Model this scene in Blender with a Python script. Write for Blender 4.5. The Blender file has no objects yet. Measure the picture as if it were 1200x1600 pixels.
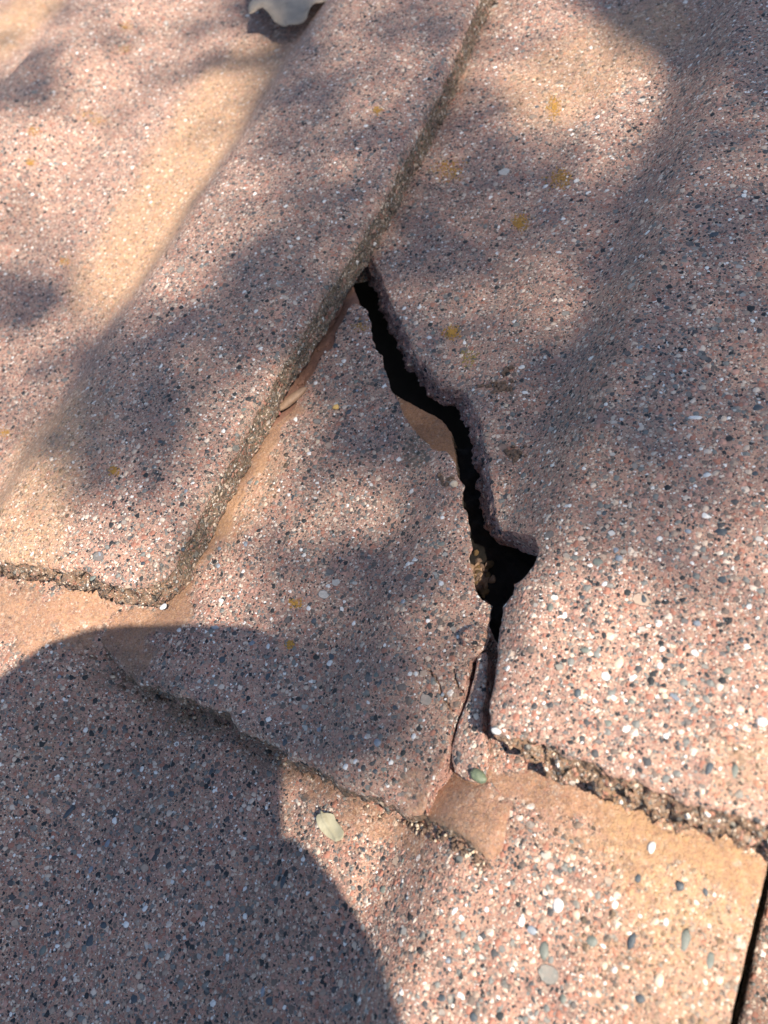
import bpy, math, random
import numpy as np
from mathutils import Vector, Matrix, noise
from mathutils.geometry import delaunay_2d_cdt

# ------------------------------------------------------------------ camera, sky, sun, exposure
S = 0.001 * 0.5833            # tile-plane units ("u") to metres
scene = bpy.context.scene
C = scene.collection
rx = np.array([2500., -651., 1202.]); rx /= np.linalg.norm(rx)
uy = np.array([1365., 3020., -1202.]); uy /= np.linalg.norm(uy)
nz = np.cross(rx, uy); nz /= np.linalg.norm(nz); uy = np.cross(nz, rx)
MW = np.array([rx, uy, nz])                 # camera axes -> tile plane axes
CAM = MW @ np.array([0, 0, 360.])
cam_d = bpy.data.cameras.new('camera'); cam = bpy.data.objects.new('camera', cam_d); C.objects.link(cam)
cx, cy, cz = MW @ [1, 0, 0], MW @ [0, 1, 0], MW @ [0, 0, 1]
cam.matrix_world = Matrix(((cx[0], cy[0], cz[0], CAM[0]*S), (cx[1], cy[1], cz[1], CAM[1]*S), (cx[2], cy[2], cz[2], CAM[2]*S), (0, 0, 0, 1)))
cam_d.sensor_fit = 'VERTICAL'; cam_d.sensor_height = 36; cam_d.lens = 27.05
cam_d.clip_start = 0.005; cam_d.clip_end = 400
cam_d.dof.use_dof = True; cam_d.dof.focus_distance = 0.205; cam_d.dof.aperture_fstop = 27.05/1.7
scene.camera = cam

SUN = np.array([.585, -.13, .80]); SUN /= np.linalg.norm(SUN)
world = bpy.data.worlds.new("World"); scene.world = world; world.use_nodes = True
wn = world.node_tree; wn.nodes.clear()
sky = wn.nodes.new('ShaderNodeTexSky'); sky.sky_type = 'NISHITA'; sky.sun_disc = False
sky.sun_elevation = math.asin(SUN[2]); sky.sun_rotation = math.atan2(SUN[0], SUN[1])
bg = wn.nodes.new('ShaderNodeBackground'); bg.inputs[1].default_value = 0.105
wo = wn.nodes.new('ShaderNodeOutputWorld')
wn.links.new(sky.outputs[0], bg.inputs[0]); wn.links.new(bg.outputs[0], wo.inputs[0])
sl = bpy.data.lights.new('sun', 'SUN'); sl.energy = 5.0; sl.angle = math.radians(0.5); sl.color = (1, .9, .77)
so = bpy.data.objects.new('sun', sl); C.objects.link(so)
so.rotation_euler = Vector(SUN).to_track_quat('Z', 'Y').to_euler(); so.location = Vector(SUN)*3
scene.view_settings.view_transform = 'Standard'; scene.view_settings.look = 'None'
scene.view_settings.exposure = 0.9; scene.view_settings.gamma = 1
scene.render.resolution_x = 768; scene.render.resolution_y = 1024
scene.render.engine = 'CYCLES'

random.seed(7); np.random.seed(7)
# ------------------------------------------------------------------ helpers
def un(x, y, z=0.):
    d = MW @ np.array([x-600., 800.-y, -1202.]); t = (z-CAM[2])/d[2]
    return CAM + t*d
def unh(x, y, h):
    z = 0.
    for _ in range(25):
        p = un(x, y, z); z = .5*z + .5*float(h(np.array([p[0]]), np.array([p[1]]))[0])
    return un(x, y, z)
def sm(a, b, x):
    t = np.clip((x-a)/(b-a), 0, 1); return t*t*(3-2*t)
def roll(x, fa, fb, H=28., ra=50, rb=91):
    m = np.mod(x+60, 278.)-60          # -60..218
    return H*sm(ra, rb, m)*(1-.10*sm(96, 128, m)+.10*sm(96, 118, m))*(1-sm(fa, fb, m)) - 1.6*np.exp(-((m-5)/35)**2)
HE = -21.
def dip(X): return 4.5*sm(2, 32, X)*(1-sm(45, 90, X))
def hA(X, Y): return np.where(X > -240, roll(X, 150, 300, 25.5, 40, 97), roll(X, 128, 212, 25.5, 40, 97)) + wav(X, Y)
def hB(X, Y): return dip(X) + np.where(X < 37, -1.6*np.exp(-((X-5)/35)**2) - 3*(1-sm(-95, -60, X)), roll(np.minimum(X, 217), 150, 300)) + wav(X+300, Y)
def hC(X, Y): return 1.9*dip(X) + np.where(X < 37, -1.6*np.exp(-((X-5)/35)**2) - 3*(1-sm(-95, -60, X)), .55*roll(X, 150, 300)) - 1.5 + wav(X+100, Y) - 5*sm(-50, -125, Y)*sm(-60, 30, X) 
def hD(X, Y): return hC(X, Y) - 1.2
def hE(X, Y): return 1.3*dip(X) + np.where(X > 30, roll(np.minimum(X, 217), 150, 300), roll(X, 128, 205)) + HE + wav(X-200, Y+90)
def hF(X, Y): return HE - 4 + 0*X + wav(X, Y)
def wav(X, Y):
    return .9*np.sin(X*.031+Y*.017+1.) * np.sin(Y*.043+X*.011) + .35*np.sin(X*.11+2.)*np.sin(Y*.13+X*.05) + .22*np.sin(X*.33+Y*.21)*np.sin(Y*.37-X*.17+1)

def empty(name, loc, label, cat, group=None):
    o = bpy.data.objects.new(name, None); C.objects.link(o); o.location = Vector(loc)*S if len(loc) == 3 else (0, 0, 0)
    o.empty_display_size = .01
    return tag(o, label, cat, group)
def tag(o, label, cat, group=None, kind=None):
    if label: o['label'] = label
    if cat: o['category'] = cat
    if group: o['group'] = group
    if kind: o['kind'] = kind
    return o
def link(name, verts, faces, mats, parent=None, smooth=True, midx=None, attrs=None, origin=None):
    v = np.asarray(verts, float)
    o0 = np.zeros(3)
    if parent is not None: o0 = np.array(parent.location)/S
    elif origin is not None: o0 = np.array(origin, float)
    me = bpy.data.meshes.new(name); me.from_pydata([tuple(p) for p in (v-o0)*S], [], [tuple(map(int, f)) for f in faces])
    if not isinstance(mats, (list, tuple)): mats = [mats]
    for m in mats: me.materials.append(m)
    if midx is not None: me.polygons.foreach_set('material_index', np.asarray(midx, dtype=np.int32))
    if smooth: me.polygons.foreach_set('use_smooth', [True]*len(me.polygons))
    if attrs is not None:
        a = me.color_attributes.new('stain', 'FLOAT_COLOR', 'POINT')
        a.data.foreach_set('color', np.asarray(attrs, dtype=np.float32).ravel())
    me.update()
    o = bpy.data.objects.new(name, me); C.objects.link(o)
    if parent is not None: o.parent = parent
    else: o.location = Vector(o0)*S
    return o
def pip(px, py, poly):
    n = len(poly); ins = np.zeros(len(px), bool)
    for i in range(n):
        x1, y1 = poly[i]; x2, y2 = poly[(i+1) % n]
        if y1 == y2: continue
        c = (y1 > py) != (y2 > py)
        xi = (x2-x1)*(py-y1)/(y2-y1)+x1
        ins ^= c & (px < xi)
    return ins
def dseg(px, py, poly, closed=True):
    """distance to polyline"""
    P = np.stack([px, py], 1); best = np.full(len(px), 1e9)
    n = len(poly); m = n if closed else n-1
    for i in range(m):
        a = np.array(poly[i][:2]); b = np.array(poly[(i+1) % n][:2]); ab = b-a; L = ab@ab
        if L < 1e-12: continue
        t = np.clip(((P-a)@ab)/L, 0, 1)
        best = np.minimum(best, np.hypot(*(P-a-t[:, None]*ab).T))
    return best
def fb(p, sc, o=4, seed=0.):
    return noise.fractal(Vector((p[0]/sc+seed, p[1]/sc-seed*.7, p[2]/sc+seed*.3)), .9, 2.1, o)

class Piece:
    """a slab of tile: outline in pixels of the survey photo (or ('w',X,Y) in tile units), each run with a wall tag"""
    def __init__(s, runs, h, seed=0, spacing=1.3):
        s.h = h; pts = []; tags = []
        for tg, jit, plist in runs:
            pl = []
            for q in plist:
                if q[0] == 'w': pl.append(np.array([q[1], q[2]], float))
                else: pl.append(unh(q[0], q[1], h)[:2])
            pts.append((tg, jit, pl))
        ring = []; rt = []
        for k, (tg, jit, pl) in enumerate(pts):
            nxt = pts[(k+1) % len(pts)][2][0]
            pl = pl+[nxt]
            for a, b in zip(pl[:-1], pl[1:]):
                L = np.linalg.norm(b-a); sp = spacing if jit > 0 and L < 400 else 12.
                if jit > 0 and L >= 400: sp = 2.5
                m = max(1, int(L/sp))
                for i in range(m):
                    p = a+(b-a)*i/m; nn = np.array([-(b-a)[1], (b-a)[0]])/(L+1e-9)
                    if jit > 0:
                        q = (p[0], p[1], 0)
                        p = p + nn*jit*(fb(q, 9., 4, seed+3)*1.1 + .5*fb(q, 2.2, 3, seed+9))
                    ring.append(p); rt.append(tg)
        s.ring = np.array(ring); s.rt = rt
        A = .5*np.sum(s.ring[:, 0]*np.roll(s.ring[:, 1], -1)-np.roll(s.ring[:, 0], -1)*s.ring[:, 1])
        if A < 0: s.ring = s.ring[::-1].copy(); s.rt = s.rt[::-1]; s.rt = s.rt[1:]+s.rt[:1]
    def build(s, root, mats, walls, fine, rounds, sp=2.6, cracks=(), stain=None, pebbles=(), scatter=0, seed=0, name='tile_body', zextra=None):
        ring = s.ring; n = len(ring)
        x0, y0 = ring.min(0); x1, y1 = ring.max(0)
        fx0, fy0, fx1, fy1 = fine
        g = []
        gx, gy = np.meshgrid(np.arange(max(x0, fx0), min(x1, fx1), sp), np.arange(max(y0, fy0), min(y1, fy1), sp))
        g.append(np.stack([gx.ravel(), gy.ravel()], 1)+np.random.uniform(-.3, .3, (gx.size, 2))*sp)
        gx, gy = np.meshgrid(np.arange(x0, x1, 14.), np.arange(y0, y1, 14.)); q = np.stack([gx.ravel(), gy.ravel()], 1)
        k = ~((q[:, 0] > fx0) & (q[:, 0] < fx1) & (q[:, 1] > fy0) & (q[:, 1] < fy1)); g.append(q[k])
        G = np.concatenate(g)
        # inner rings for the rounded rim
        T = np.roll(ring, -3, 0)-np.roll(ring, 3, 0); N = np.stack([-T[:, 1], T[:, 0]], 1); N /= np.linalg.norm(N, axis=1)[:, None]+1e-9
        ex = [ring+N*o for o in (.7, 1.6, 2.9, 4.4)]
        ex = [e[(e[:, 0] > fx0-5) & (e[:, 0] < fx1+5) & (e[:, 1] > fy0-5) & (e[:, 1] < fy1+5)] for e in ex]
        poly = [tuple(p) for p in ring]
        thr = [.6, 1.3, 2.4, 3.6]; keep = []
        for e, t in zip(ex, thr):
            if len(e) == 0: continue
            d = dseg(e[:, 0], e[:, 1], poly); i = pip(e[:, 0], e[:, 1], poly); keep.append(e[i & (d > t)])
        d = dseg(G[:, 0], G[:, 1], poly); i = pip(G[:, 0], G[:, 1], poly)
        keep.append(G[i & (d > 5.2)])
        cw = []
        for cr in cracks:
            pl = [unh(q[0], q[1], s.h)[:2] for q in cr]; pl = [a_+(b_-a_)*k_/6+np.array([fb((*(a_+(b_-a_)*k_/6), 0), 1.5, 3, 2), fb((*(a_+(b_-a_)*k_/6), 0), 1.5, 3, 7)])*1.1 for a_, b_ in zip(pl[:-1], pl[1:]) for k_ in range(6)]; cw.append(pl)
            for a, b in zip(pl[:-1], pl[1:]):
                L = np.linalg.norm(b-a); nn = np.array([-(b-a)[1], (b-a)[0]])/L
                for k in range(int(L/.5)+1):
                    c = a+(b-a)*k*.5/L
                    keep.append(np.array([c+nn*o for o in (-.9, -.45, 0, .45, .9)]))
        P = np.concatenate(keep)
        allp = np.concatenate([ring, P])
        edges = [(i, (i+1) % n) for i in range(n)]
        v, e, f, ov, oe, of = delaunay_2d_cdt([Vector(p) for p in allp], edges, [], 1, 1e-5, True)
        V = np.array([tuple(p) for p in v])
        fc = np.array([V[list(q)].mean(0) for q in f]); fk = pip(fc[:, 0], fc[:, 1], poly); f = [q for q, k_ in zip(f, fk) if k_]
        org = np.array([o[0] if len(o) else -1 for o in ov])
        dd = dseg(V[:, 0], V[:, 1], poly)
        # nearest ring tag for rounding
        R = np.zeros(len(V))
        near = np.where(dd < 6)[0]
        ra = np.array([rounds.get(t, 0.) for t in s.rt])
        for ch in np.array_split(near, max(1, len(near)//2000)):
            D = ((V[ch][:, None, :]-ring[None, :, :])**2).sum(2); R[ch] = ra[D.argmin(1)]
        z = s.h(V[:, 0], V[:, 1])
        if zextra: z = z+zextra(V[:, 0], V[:, 1])
        t = np.clip(1-dd/np.maximum(R, 1e-6), 0, 1); z = z - np.where(R > 0, R*.8*(1-np.sqrt(np.clip(1-t*t, 0, 1))), 0)
        fz = np.array([fb((p[0], p[1], 0), 5., 3, seed) for p in V]); z = z+.28*fz
        for pl in cw:
            dc = dseg(V[:, 0], V[:, 1], pl, False); z = z-2.6*np.exp(-(dc/.33)**2)
        V3 = np.column_stack([V, z])
        st = stain(V[:, 0], V[:, 1]) if stain else np.zeros((len(V), 4))
        faces = [tuple(x) for x in f]; mi = [0]*len(faces)
        # embedded stones
        vs = [V3]; cnt = len(V3); sts = [st]
        peb = [(unh(q[0], q[1], s.h), q[2], q[3], q[4], q[5]) for q in pebbles]
        rnd = random.Random(seed+11)
        idx = np.where((V[:, 0] > fx0) & (V[:, 0] < fx1) & (V[:, 1] > fy0) & (V[:, 1] < fy1) & (dd > 5))[0]
        if st is not None and len(idx): idx = idx[st[idx, 0] < .45]
        for _ in range(scatter):
            if len(idx) == 0: break
            j = int(idx[rnd.randrange(len(idx))]); c = rnd.choices([1, 2, 3, 4, 5], [3.4, 4, 1.6, 1.2, 1.8])[0]
            r = rnd.choice([3., 3.5, 4, 4, 5]) * (1.0 if c != 1 else .8)
            peb.append((V3[j].copy(), r, r*rnd.uniform(.5, .95), rnd.uniform(0, 180), c))
        for (p, a, b, ang, c) in peb:
            pz = float(s.h(np.array([p[0]]), np.array([p[1]]))[0])
            if zextra: pz += float(zextra(np.array([p[0]]), np.array([p[1]]))[0])
            k = .3*.68                               # px radius -> units
            pv, pf = stone_mesh((p[0], p[1], pz-.12*min(a, b)*k), a*k, b*k, min(a, b)*k*.42, ang, rnd.random()*50, 2)
            vs.append(pv); faces += [tuple(x+cnt for x in y) for y in pf]; mi += [c]*len(pf); cnt += len(pv); sts.append(np.zeros((len(pv), 4)))
        body = link(name, np.concatenate(vs), faces, mats, root, True, mi, np.concatenate(sts))
        # ring z for walls (from mesh vertices that came from the ring)
        rz = np.zeros(n); rp = ring.copy()
        for k, o in enumerate(ov):
            for q in o:
                if q < n: rz[q] = V3[k][2]
        s.rz = rz
        for tg, w in walls.items():
            s.wall(root, tg, seed=seed, **w)
        return body
    def wall(s, root, tg, name, mat, depth, rows, rough, off=(0, 0), outn=0., bulge=0., seed=0, hollow=None, stain=(0, 0, 0, 0), fn=None):
        ring = s.ring; n = len(ring); rt = s.rt
        # contiguous runs of this tag
        starts = [i for i in range(n) if rt[i] == tg and rt[i-1] != tg] or ([0] if rt[0] == tg else [])
        T = np.roll(ring, -2, 0)-np.roll(ring, 2, 0); N = np.stack([T[:, 1], -T[:, 0]], 1); N /= np.linalg.norm(N, axis=1)[:, None]+1e-9
        V = []; F = []
        for st in starts:
            ids = [st]; j = st
            while rt[j % n] == tg and len(ids) <= n:
                j += 1; ids.append(j % n)
            base = len(V); m = len(ids); cpos = {i_: k_ for k_, i_ in enumerate(ids)}
            for r in range(rows+1):
                t = r/rows
                for i in ids:
                    p = ring[i]; nn = N[i]; e_ = min(1., min(cpos[i], m-1-cpos[i])/10.) if m < n else 1.
                    ou = (outn*t + bulge*math.sin(math.pi*min(1, t*1.15)))*e_; rg = .8+(rough-.8)*e_
                    q = np.array([p[0]+off[0]*t*e_+nn[0]*ou, p[1]+off[1]*t*e_+nn[1]*ou, s.rz[i]-depth*t*(1-(hollow[3]*math.exp(-((p[0]-hollow[0])**2+(p[1]-hollow[1])**2)/hollow[2]**2) if hollow else 0))])
                    if r > 0:
                        w = min(1, t*5)
                        a = rg*w*(fb(q, 6., 4, seed+1)+.55*fb(q, 1.6, 3, seed+5))
                        if fn: a += fn(q, t)*e_
                        q += np.array([nn[0]*a, nn[1]*a, rough*.6*w*fb(q, 4., 3, seed+20)*(1 if t < 1 else .4)])
                    V.append(q)
            for r in range(rows):
                for c in range(m-1):
                    a = base+r*m+c
                    F.append((a, a+m, a+m+1, a+1))
        if V: link(name, V, F, mat, root, True, attrs=np.tile(np.array(stain, float), (len(V), 1)))

_ico = {}
def ico(sub):
    if sub not in _ico:
        import bmesh
        b = bmesh.new(); bmesh.ops.create_icosphere(b, subdivisions=sub, radius=1); b.verts.ensure_lookup_table()
        _ico[sub] = (np.array([tuple(v.co) for v in b.verts]), [tuple(v.index for v in f.verts) for f in b.faces]); b.free()
    return _ico[sub]
def stone_mesh(c, a, b, h, ang, seed, sub=2, rough=.28, facets=4):
    V, F = ico(sub); W = np.array([p*(1+rough*fb(p, 1.1, 3, seed)+.08*fb(p, .35, 2, seed)) for p in V])
    # a few flat facets
    r = random.Random(int(seed*1000))
    for _ in range(facets):
        d = np.array([r.gauss(0, 1) for _ in range(3)]); d /= np.linalg.norm(d); k = W@d; W = W-np.outer(np.maximum(k-.72, 0), d)*.85
    W = W*np.array([a, b, h]); t = math.radians(ang); R = np.array([[math.cos(t), -math.sin(t), 0], [math.sin(t), math.cos(t), 0], [0, 0, 1]])
    return W@R.T+np.array(c), F

# ------------------------------------------------------------------ materials
class NT:
    def __init__(s, name):
        s.m = bpy.data.materials.new(name); s.m.use_nodes = True; s.t = s.m.node_tree; s.t.nodes.clear()
        s.out = s.t.nodes.new('ShaderNodeOutputMaterial'); s.b = s.t.nodes.new('ShaderNodeBsdfPrincipled'); s.t.links.new(s.b.outputs[0], s.out.inputs[0])
    def n(s, ty, **k):
        x = s.t.nodes.new(ty)
        for a, b in k.items(): setattr(x, a, b)
        return x
    def l(s, a, b): s.t.links.new(a, b)
    def math(s, op, a, b=None, clamp=False):
        x = s.n('ShaderNodeMath', operation=op, use_clamp=clamp)
        for i, v in enumerate((a, b)):
            if v is None: continue
            if isinstance(v, (int, float)): x.inputs[i].default_value = v
            else: s.l(v, x.inputs[i])
        return x.outputs[0]
    def mix(s, f, a, b, bt='MIX'):
        x = s.n('ShaderNodeMix', data_type='RGBA', blend_type=bt)
        for i, v in ((0, f), (6, a), (7, b)):
            if isinstance(v, (int, float)): x.inputs[i].default_value = v
            elif isinstance(v, tuple): x.inputs[i].default_value = (*v, 1)
            else: s.l(v, x.inputs[i])
        return x.outputs[2]
    def ramp(s, f, stops, const=False):
        x = s.n('ShaderNodeValToRGB'); cr = x.color_ramp
        if const: cr.interpolation = 'CONSTANT'
        while len(cr.elements) > 1: cr.elements.remove(cr.elements[-1])
        for i, (p, c) in enumerate(stops):
            e = cr.elements[0] if i == 0 else cr.elements.new(p)
            e.position = p; e.color = (*c, 1) if len(c) == 3 else c
        s.l(f, x.inputs[0]); return x.outputs[0]
    def noise(s, co, sc, det=4, rough=.6):
        x = s.n('ShaderNodeTexNoise'); s.l(co, x.inputs['Vector']); x.inputs['Scale'].default_value = sc; x.inputs['Detail'].default_value = det; x.inputs['Roughness'].default_value = rough
        return x
    def voro(s, co, sc, feat='F1'):
        x = s.n('ShaderNodeTexVoronoi'); x.feature = feat; s.l(co, x.inputs['Vector']); x.inputs['Scale'].default_value = sc
        return x
    def sep(s, c):
        x = s.n('ShaderNodeSeparateColor'); s.l(c, x.inputs[0]); return x.outputs
    def sstep(s, v, a, b):
        x = s.n('ShaderNodeMapRange', interpolation_type='SMOOTHSTEP'); s.l(v, x.inputs[0])
        for i, q in ((1, a), (2, b), (3, 0.), (4, 1.)):
            if isinstance(q, (int, float)): x.inputs[i].default_value = q
            else: s.l(q, x.inputs[i])
        return x.outputs[0]

PINK = (.485, .29, .215)
def concrete(name, base=PINK, big=1., fineamt=.8, bump=1., dark=1., dustcol=(.50, .27, .13)):
    t = NT(name)
    tc = t.n('ShaderNodeTexCoord'); co = tc.outputs['Object']
    att = t.n('ShaderNodeAttribute', attribute_name='stain'); sc = t.sep(att.outputs['Color']); dust0, grime, yel = sc[0], sc[1], sc[2]
    rg = t.math('ADD', t.noise(co, 240, 6, .78).outputs[0], t.math('MULTIPLY', dust0, .75)); dust = t.math('MULTIPLY', t.sstep(rg, .72, 1.0), t.math('MULTIPLY_ADD', dust0, .5), True); dust.node.inputs[1]; dust = t.math('MULTIPLY', dust, 1.0)
    # warp so that grains are not round cells
    w = t.noise(co, 700, 2); wv = t.n('ShaderNodeVectorMath', operation='MULTIPLY_ADD'); t.l(w.outputs['Color'], wv.inputs[0]); wv.inputs[1].default_value = (.0011,)*3; t.l(co, wv.inputs[2]); co2 = wv.outputs[0]
    # large-scale tone of the binder
    n1 = t.noise(co, 38, 4); n2 = t.noise(co, 170, 4, .7); n3 = t.noise(co, 2600, 3, .7)
    col = t.mix(t.sstep(n1.outputs[0], .35, .68), base, (base[0]*1.1, base[1]*1.13, base[2]*1.08))
    col = t.mix(t.sstep(n2.outputs[0], .42, .68), col, (base[0]*.62, base[1]*.66, base[2]*.74))
    n4 = t.noise(co, 2100, 3, .8)
    col = t.mix(t.math('MULTIPLY', t.math('SUBTRACT', 1., t.sstep(n4.outputs[0], .38, .5), True), .6), col, (base[0]*.33, base[1]*.36, base[2]*.42))
    # fine sand
    grains = None; hgt = t.math('MULTIPLY', n3.outputs[0], .45); hgt = t.math('ADD', hgt, t.math('MULTIPLY', dust, t.math('MULTIPLY', t.noise(co, 1150, 4, .75).outputs[0], .9)))
    ramp_f = [(0, (.03, .033, .036)), (.11, (.075, .075, .078)), (.20, (.16, .125, .105)), (.32, (.37, .17, .12)), (.46, (.5, .28, .215)), (.60, (.36, .27, .21)), (.69, (.62, .48, .37)), (.77, (.2, .2, .185)), (.88, (.66, .54, .44)), (.968, (.86, .82, .76))]
    for scl, amt, hh in ((2700, .8*fineamt, .3), (1600, .8*fineamt, .5), (1050, .8*fineamt, .7), (640, .42*fineamt, .95)):
        v = t.voro(co2, scl); s = t.sep(v.outputs['Color'])
        c = t.ramp(s[0], ramp_f, True)
        pres = t.math('GREATER_THAN', s[1], 1-amt)
        rad = t.math('MULTIPLY_ADD', s[2], .22); rad.node.inputs[2].default_value = .36
        inside = t.math('SUBTRACT', 1., t.sstep(v.outputs['Distance'], t.math('SUBTRACT', rad, .06), rad), True)
        f = t.math('MULTIPLY', pres, inside)
        f = t.math('MULTIPLY', f, t.math('SUBTRACT', 1., t.math('MULTIPLY', dust, .72), True))
        col = t.mix(f, col, c)
        dome = t.math('MULTIPLY', f, t.math('SUBTRACT', 1.05, v.outputs['Distance']))
        hgt = t.math('MAXIMUM', hgt, t.math('MULTIPLY', dome, hh)) if True else hgt
    dens = t.math('MULTIPLY_ADD', t.noise(co, 75, 3, .6).outputs[0], 2.2); dens.node.inputs[2].default_value = -.15
    ramp_m = [(0, (.04, .045, .052)), (.14, (.075, .085, .092)), (.30, (.12, .135, .13)), (.42, (.19, .20, .18)), (.50, (.22, .125, .09)), (.57, (.32, .28, .24)), (.67, (.46, .33, .24)), (.77, (.42, .40, .36)), (.86, (.58, .55, .5)), (.95, (.8, .78, .74))]
    for scl, amt, hh in ((620, .25*big, .95), (400, .125*big, 1.05), (265, .05*big, 1.2), (180, .015*big, 1.3)):
        mp = t.n('ShaderNodeMapping'); mp.inputs['Rotation'].default_value = (0, 0, scl*.01); mp.inputs['Scale'].default_value = (1, 1.25, 1); t.l(co2, mp.inputs[0])
        v = t.voro(mp.outputs[0], scl); s = t.sep(v.outputs['Color'])
        c = t.ramp(s[0], ramp_m, True); c = t.mix(t.math('MULTIPLY', t.noise(co, 3000, 2).outputs[0], .5), c, (.3, .27, .24))
        pres = t.math('GREATER_THAN', s[1], t.math('SUBTRACT', 1., t.math('MULTIPLY', dens, amt)))
        rad = t.math('MULTIPLY_ADD', s[2], .24); rad.node.inputs[2].default_value = .16
        inside = t.math('SUBTRACT', 1., t.sstep(v.outputs['Distance'], t.math('SUBTRACT', rad, .05), rad), True)
        f = t.math('MULTIPLY', pres, inside)
        f = t.math('MULTIPLY', f, t.math('SUBTRACT', .86, t.math('MULTIPLY', dust, .8), True))
        col = t.mix(f, col, c)
        hgt = t.math('MAXIMUM', hgt, t.math('MULTIPLY', f, hh))
    # orange silt with a painted sun stripe, dark algae with painted shade, yellow silt film
    nd = t.noise(co, 900, 4, .7)
    dcol = t.mix(t.sstep(nd.outputs[0], .35, .62), dustcol, (dustcol[0]*.66, dustcol[1]*.62, dustcol[2]*.6)); dcol = t.mix(t.sstep(t.noise(co, 3200, 2, .8).outputs[0], .52, .66), dcol, (dustcol[0]*1.25, dustcol[1]*1.35, dustcol[2]*1.5)); dcol = t.mix(t.sstep(t.noise(co, 1900, 3, .8).outputs[0], .56, .66), dcol, (.14, .09, .065))
    df = t.math('MULTIPLY', dust, t.sstep(t.noise(co, 1300, 4, .8).outputs[0], .3, .6), True)
    col = t.mix(t.math('MULTIPLY', df, .72), col, dcol)
    col = t.mix(t.math('MULTIPLY', yel, t.sstep(t.noise(co, 700, 4, .8).outputs[0], .25, .75)), col, (.62, .38, .19), 'MIX')
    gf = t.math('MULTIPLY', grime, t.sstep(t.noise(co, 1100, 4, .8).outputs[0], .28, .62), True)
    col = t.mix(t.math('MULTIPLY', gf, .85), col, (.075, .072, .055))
    if dark != 1.: col = t.mix(1., col, (dark, dark, dark), 'MULTIPLY')
    t.l(col, t.b.inputs['Base Color']); t.b.inputs['Roughness'].default_value = .82
    t.b.inputs['Specular IOR Level'].default_value = .35
    bp = t.n('ShaderNodeBump'); bp.inputs['Strength'].default_value = 1.; bp.inputs['Distance'].default_value = .00085*bump; t.l(hgt, bp.inputs['Height'])
    t.l(bp.outputs[0], t.b.inputs['Normal'])
    return t.m
def simple(name, c1, c2, sc=400, rough=.8, bump=.0003, c3=None, bs=900, spec=.4):
    t = NT(name); co = t.n('ShaderNodeTexCoord').outputs['Object']
    n = t.noise(co, sc, 5, .7); col = t.mix(t.sstep(n.outputs[0], .3, .7), c1, c2)
    if c3: col = t.mix(t.sstep(t.noise(co, sc*2.7, 4, .8).outputs[0], .55, .7), col, c3)
    t.l(col, t.b.inputs['Base Color']); t.b.inputs['Roughness'].default_value = rough; t.b.inputs['Specular IOR Level'].default_value = spec
    b = t.n('ShaderNodeBump'); b.inputs['Distance'].default_value = bump; b.inputs['Strength'].default_value = .8
    t.l(t.noise(co, bs, 5, .75).outputs[0], b.inputs['Height']); t.l(b.outputs[0], t.b.inputs['Normal'])
    return t.m
M_CON = concrete('aggregate_concrete')
M_CONE = concrete('aggregate_concrete_lower_course', base=(.465, .275, .2), big=1.)
M_FRAC = concrete('fractured_concrete', base=(.52, .29, .235), big=.35, fineamt=.55, bump=1.6)
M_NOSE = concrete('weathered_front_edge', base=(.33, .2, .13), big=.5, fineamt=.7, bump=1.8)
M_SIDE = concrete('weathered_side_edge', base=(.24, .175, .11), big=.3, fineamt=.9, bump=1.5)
M_RIB = simple('earthen_rib', (.30, .16, .11), (.22, .115, .085), 300, .9, .0003, (.12, .07, .05))
PEB = [simple('white_quartz', (.74, .72, .68), (.55, .54, .53), 900, .45, .00008, spec=.5),
       simple('dark_slate', (.04, .05, .062), (.075, .09, .10), 900, .55, .0001, spec=.5),
       simple('green_stone', (.12, .135, .115), (.18, .19, .165), 900, .6, .0001, spec=.5),
       simple('tan_stone', (.48, .38, .27), (.6, .5, .38), 900, .7, .0001),
       simple('blue_grey_stone', (.15, .17, .2), (.27, .30, .34), 900, .5, .0001, spec=.5)]
MATS = [M_CON]+PEB; MATSE = [M_CONE]+PEB
M_LICH = simple('orange_lichen_crust', (.42, .23, .045), (.27, .15, .04), 1500, .9, .0002)
M_LICH2 = simple('olive_lichen_crust', (.26, .2, .05), (.18, .13, .05), 1500, .9, .0002)
M_LEAFG = simple('dry_grey_leaf', (.36, .29, .22), (.27, .22, .17), 160, .6, .0002, (.2, .15, .11), 300)
M_LEAFP = simple('pale_dry_leaf', (.42, .39, .27), (.33, .30, .2), 300, .65, .0002, None, 700)
M_SOIL = simple('soil', (.016, .012, .009), (.008, .007, .006), 260, .95, .0008, (.03, .02, .013), 800)  # near-black: the shade of the hole is put into the colour
M_DIRTG = simple('dirt_crumb', (.19, .12, .085), (.09, .065, .05), 500, .95, .0006, (.34, .25, .18), 1200)
M_CRUST = concrete('dust_crust', base=(.5, .28, .15), big=.15, fineamt=.2, bump=.7)
M_GREEN = simple('greenish_pebble', (.17, .2, .12), (.1, .13, .09), 700, .5, .0001, (.3, .3, .2))
M_TANP = simple('tan_pebble', (.30, .19, .12), (.22, .14, .09), 500, .6, .0001)

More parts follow.
